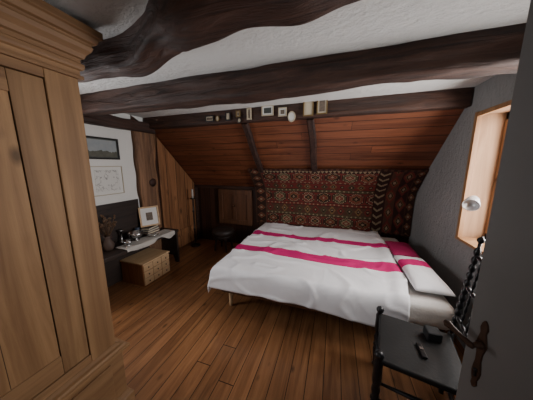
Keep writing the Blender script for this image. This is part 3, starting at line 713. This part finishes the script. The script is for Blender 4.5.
b=MB(); b.lathe([(0,.03),(.05,.03),(.1,.012),(.5,.010),(.85,.014),(.9,.03),(1,.03),(.97,.02)],(-2.70,1.90,.562),(-2.70,1.90,.74),0,16); b.obj('candlestick','silver',label='tarnished silver candlestick on the bench',cat='candlestick')
V=empty('vase',(-2.60,1.66,.57),'dark clay vase holding dried brown flowers on the bench','vase')
b=MB(); b.lathe([(0,.035),(.1,.05),(.4,.065),(.75,.035),(.9,.03),(1,.04)],(-2.60,1.66,.562),(-2.60,1.66,.74),0,20); b.obj('pot','clay',parent=V)
b=MB(); rr=random.Random(4)
for i in range(40):
    a=rr.uniform(0,6.28); s=rr.uniform(.03,.14); hgt=rr.uniform(.10,.24); top=(-2.60+s*math.cos(a),1.66+s*math.sin(a),.74+hgt)
    b.cyl((-2.60+.01*math.cos(a),1.66+.01*math.sin(a),.72),top,.0018,seg=5)
    b.lathe([(0,.004),(.4,.014),(.8,.012),(1,.002)],top,(top[0]+.01*math.cos(a),top[1]+.01*math.sin(a),top[2]+.03),0,7)
b.obj('dried_flowers','twig',parent=V)['kind']='stuff'

# ---------------------------------------------------------------- candle stand & round stool
CS=empty('candle_stand',(-2.60,3.28,0),'tall black iron candle stand in the corner','candle stand')
b=MB(); b.lathe([(0,.10),(.3,.10),(.6,.05),(1,.015)],(-2.60,3.28,0),(-2.60,3.28,.05),0,20); b.obj('base','iron',parent=CS)
b=MB(); b.lathe([(0,.012),(.3,.012),(.33,.022),(.36,.012),(.7,.012),(.73,.022),(.76,.012),(.97,.012),(1,.02)],(-2.60,3.28,.04),(-2.60,3.28,.95)); b.obj('pole','black',parent=CS)
b=MB(); b.lathe([(0,.015),(.3,.045),(1,.05),(.9,.04),(.5,.01)],(-2.60,3.28,.94),(-2.60,3.28,.97)); b.obj('drip_tray','iron',parent=CS)
b=MB(); b.lathe([(0,.018),(.95,.018),(1,.01)],(-2.60,3.28,.96),(-2.60,3.28,1.14)); b.obj('candle','linen',parent=CS,label='pale wax candle')
ST=empty('stool',(-1.95,3.28,0),'low round dark upholstered stool near the hatch','stool')
b=MB(); b.lathe([(0,.17),(.1,.20),(.45,.215),(.8,.20),(.95,.15),(1,.05)],(-1.95,3.28,.30),(-1.95,3.28,.43),0,32); b.obj('seat','darkw',parent=ST,label='rounded dark leather seat')
b=MB(); b.lathe([(0,.175),(1,.18)],(-1.95,3.28,.26),(-1.95,3.28,.30),0,28); b.obj('apron','darkw',parent=ST)
for i in range(4):
    a=math.pi/4+i*math.pi/2; cx,cy=-1.95+.13*math.cos(a),3.28+.13*math.sin(a); c2,c3=-1.95+.17*math.cos(a),3.28+.17*math.sin(a)
    b=MB(); b.lathe([(0,.013),(.3,.018),(.6,.014),(.8,.024),(1,.022)],(c2,c3,0),(cx,cy,.27)); b.obj('leg','darkw',parent=ST)

# ---------------------------------------------------------------- lights
def area(name,loc,rot,sx,sy,e,col):
    l=bpy.data.lights.new(name,'AREA'); l.shape='RECTANGLE'; l.size=sx; l.size_y=sy; l.energy=e; l.color=col
    o=bpy.data.objects.new(name,l); COL.objects.link(o); o.location=loc; o.rotation_euler=rot; return o
area('window_daylight',(XR+.42,1.83,1.50),(0,math.radians(90),0),1.1,1.2,106,(1,.97,.95))
area('gable_window_daylight',(XL-.3,.6,1.42),(0,math.radians(-90),0),1.0,1.0,72,(.97,.97,1))
area('rear_fill',(-.2,-1.5,1.5),(math.radians(90),0,0),1.6,1.4,6,(.97,.98,1))  # added soft fill light behind the camera
w=bpy.data.worlds.new('sky'); S.world=w; w.use_nodes=True
w.node_tree.nodes['Background'].inputs[0].default_value=(.82,.88,1,1); w.node_tree.nodes['Background'].inputs[1].default_value=.08

# ---------------------------------------------------------------- camera
cam=bpy.data.cameras.new('camera'); co=bpy.data.objects.new('camera',cam); COL.objects.link(co); S.camera=co
cam.sensor_width=36; cam.lens=205/533*36; cam.clip_start=.02
th=math.radians(18.35); p=math.radians(9.7)
F=Vector((-math.sin(th)*math.cos(p),math.cos(th)*math.cos(p),-math.sin(p)))
co.location=(0,0,1.6); co.rotation_mode='QUATERNION'; co.rotation_quaternion=F.to_track_quat('-Z','Y')
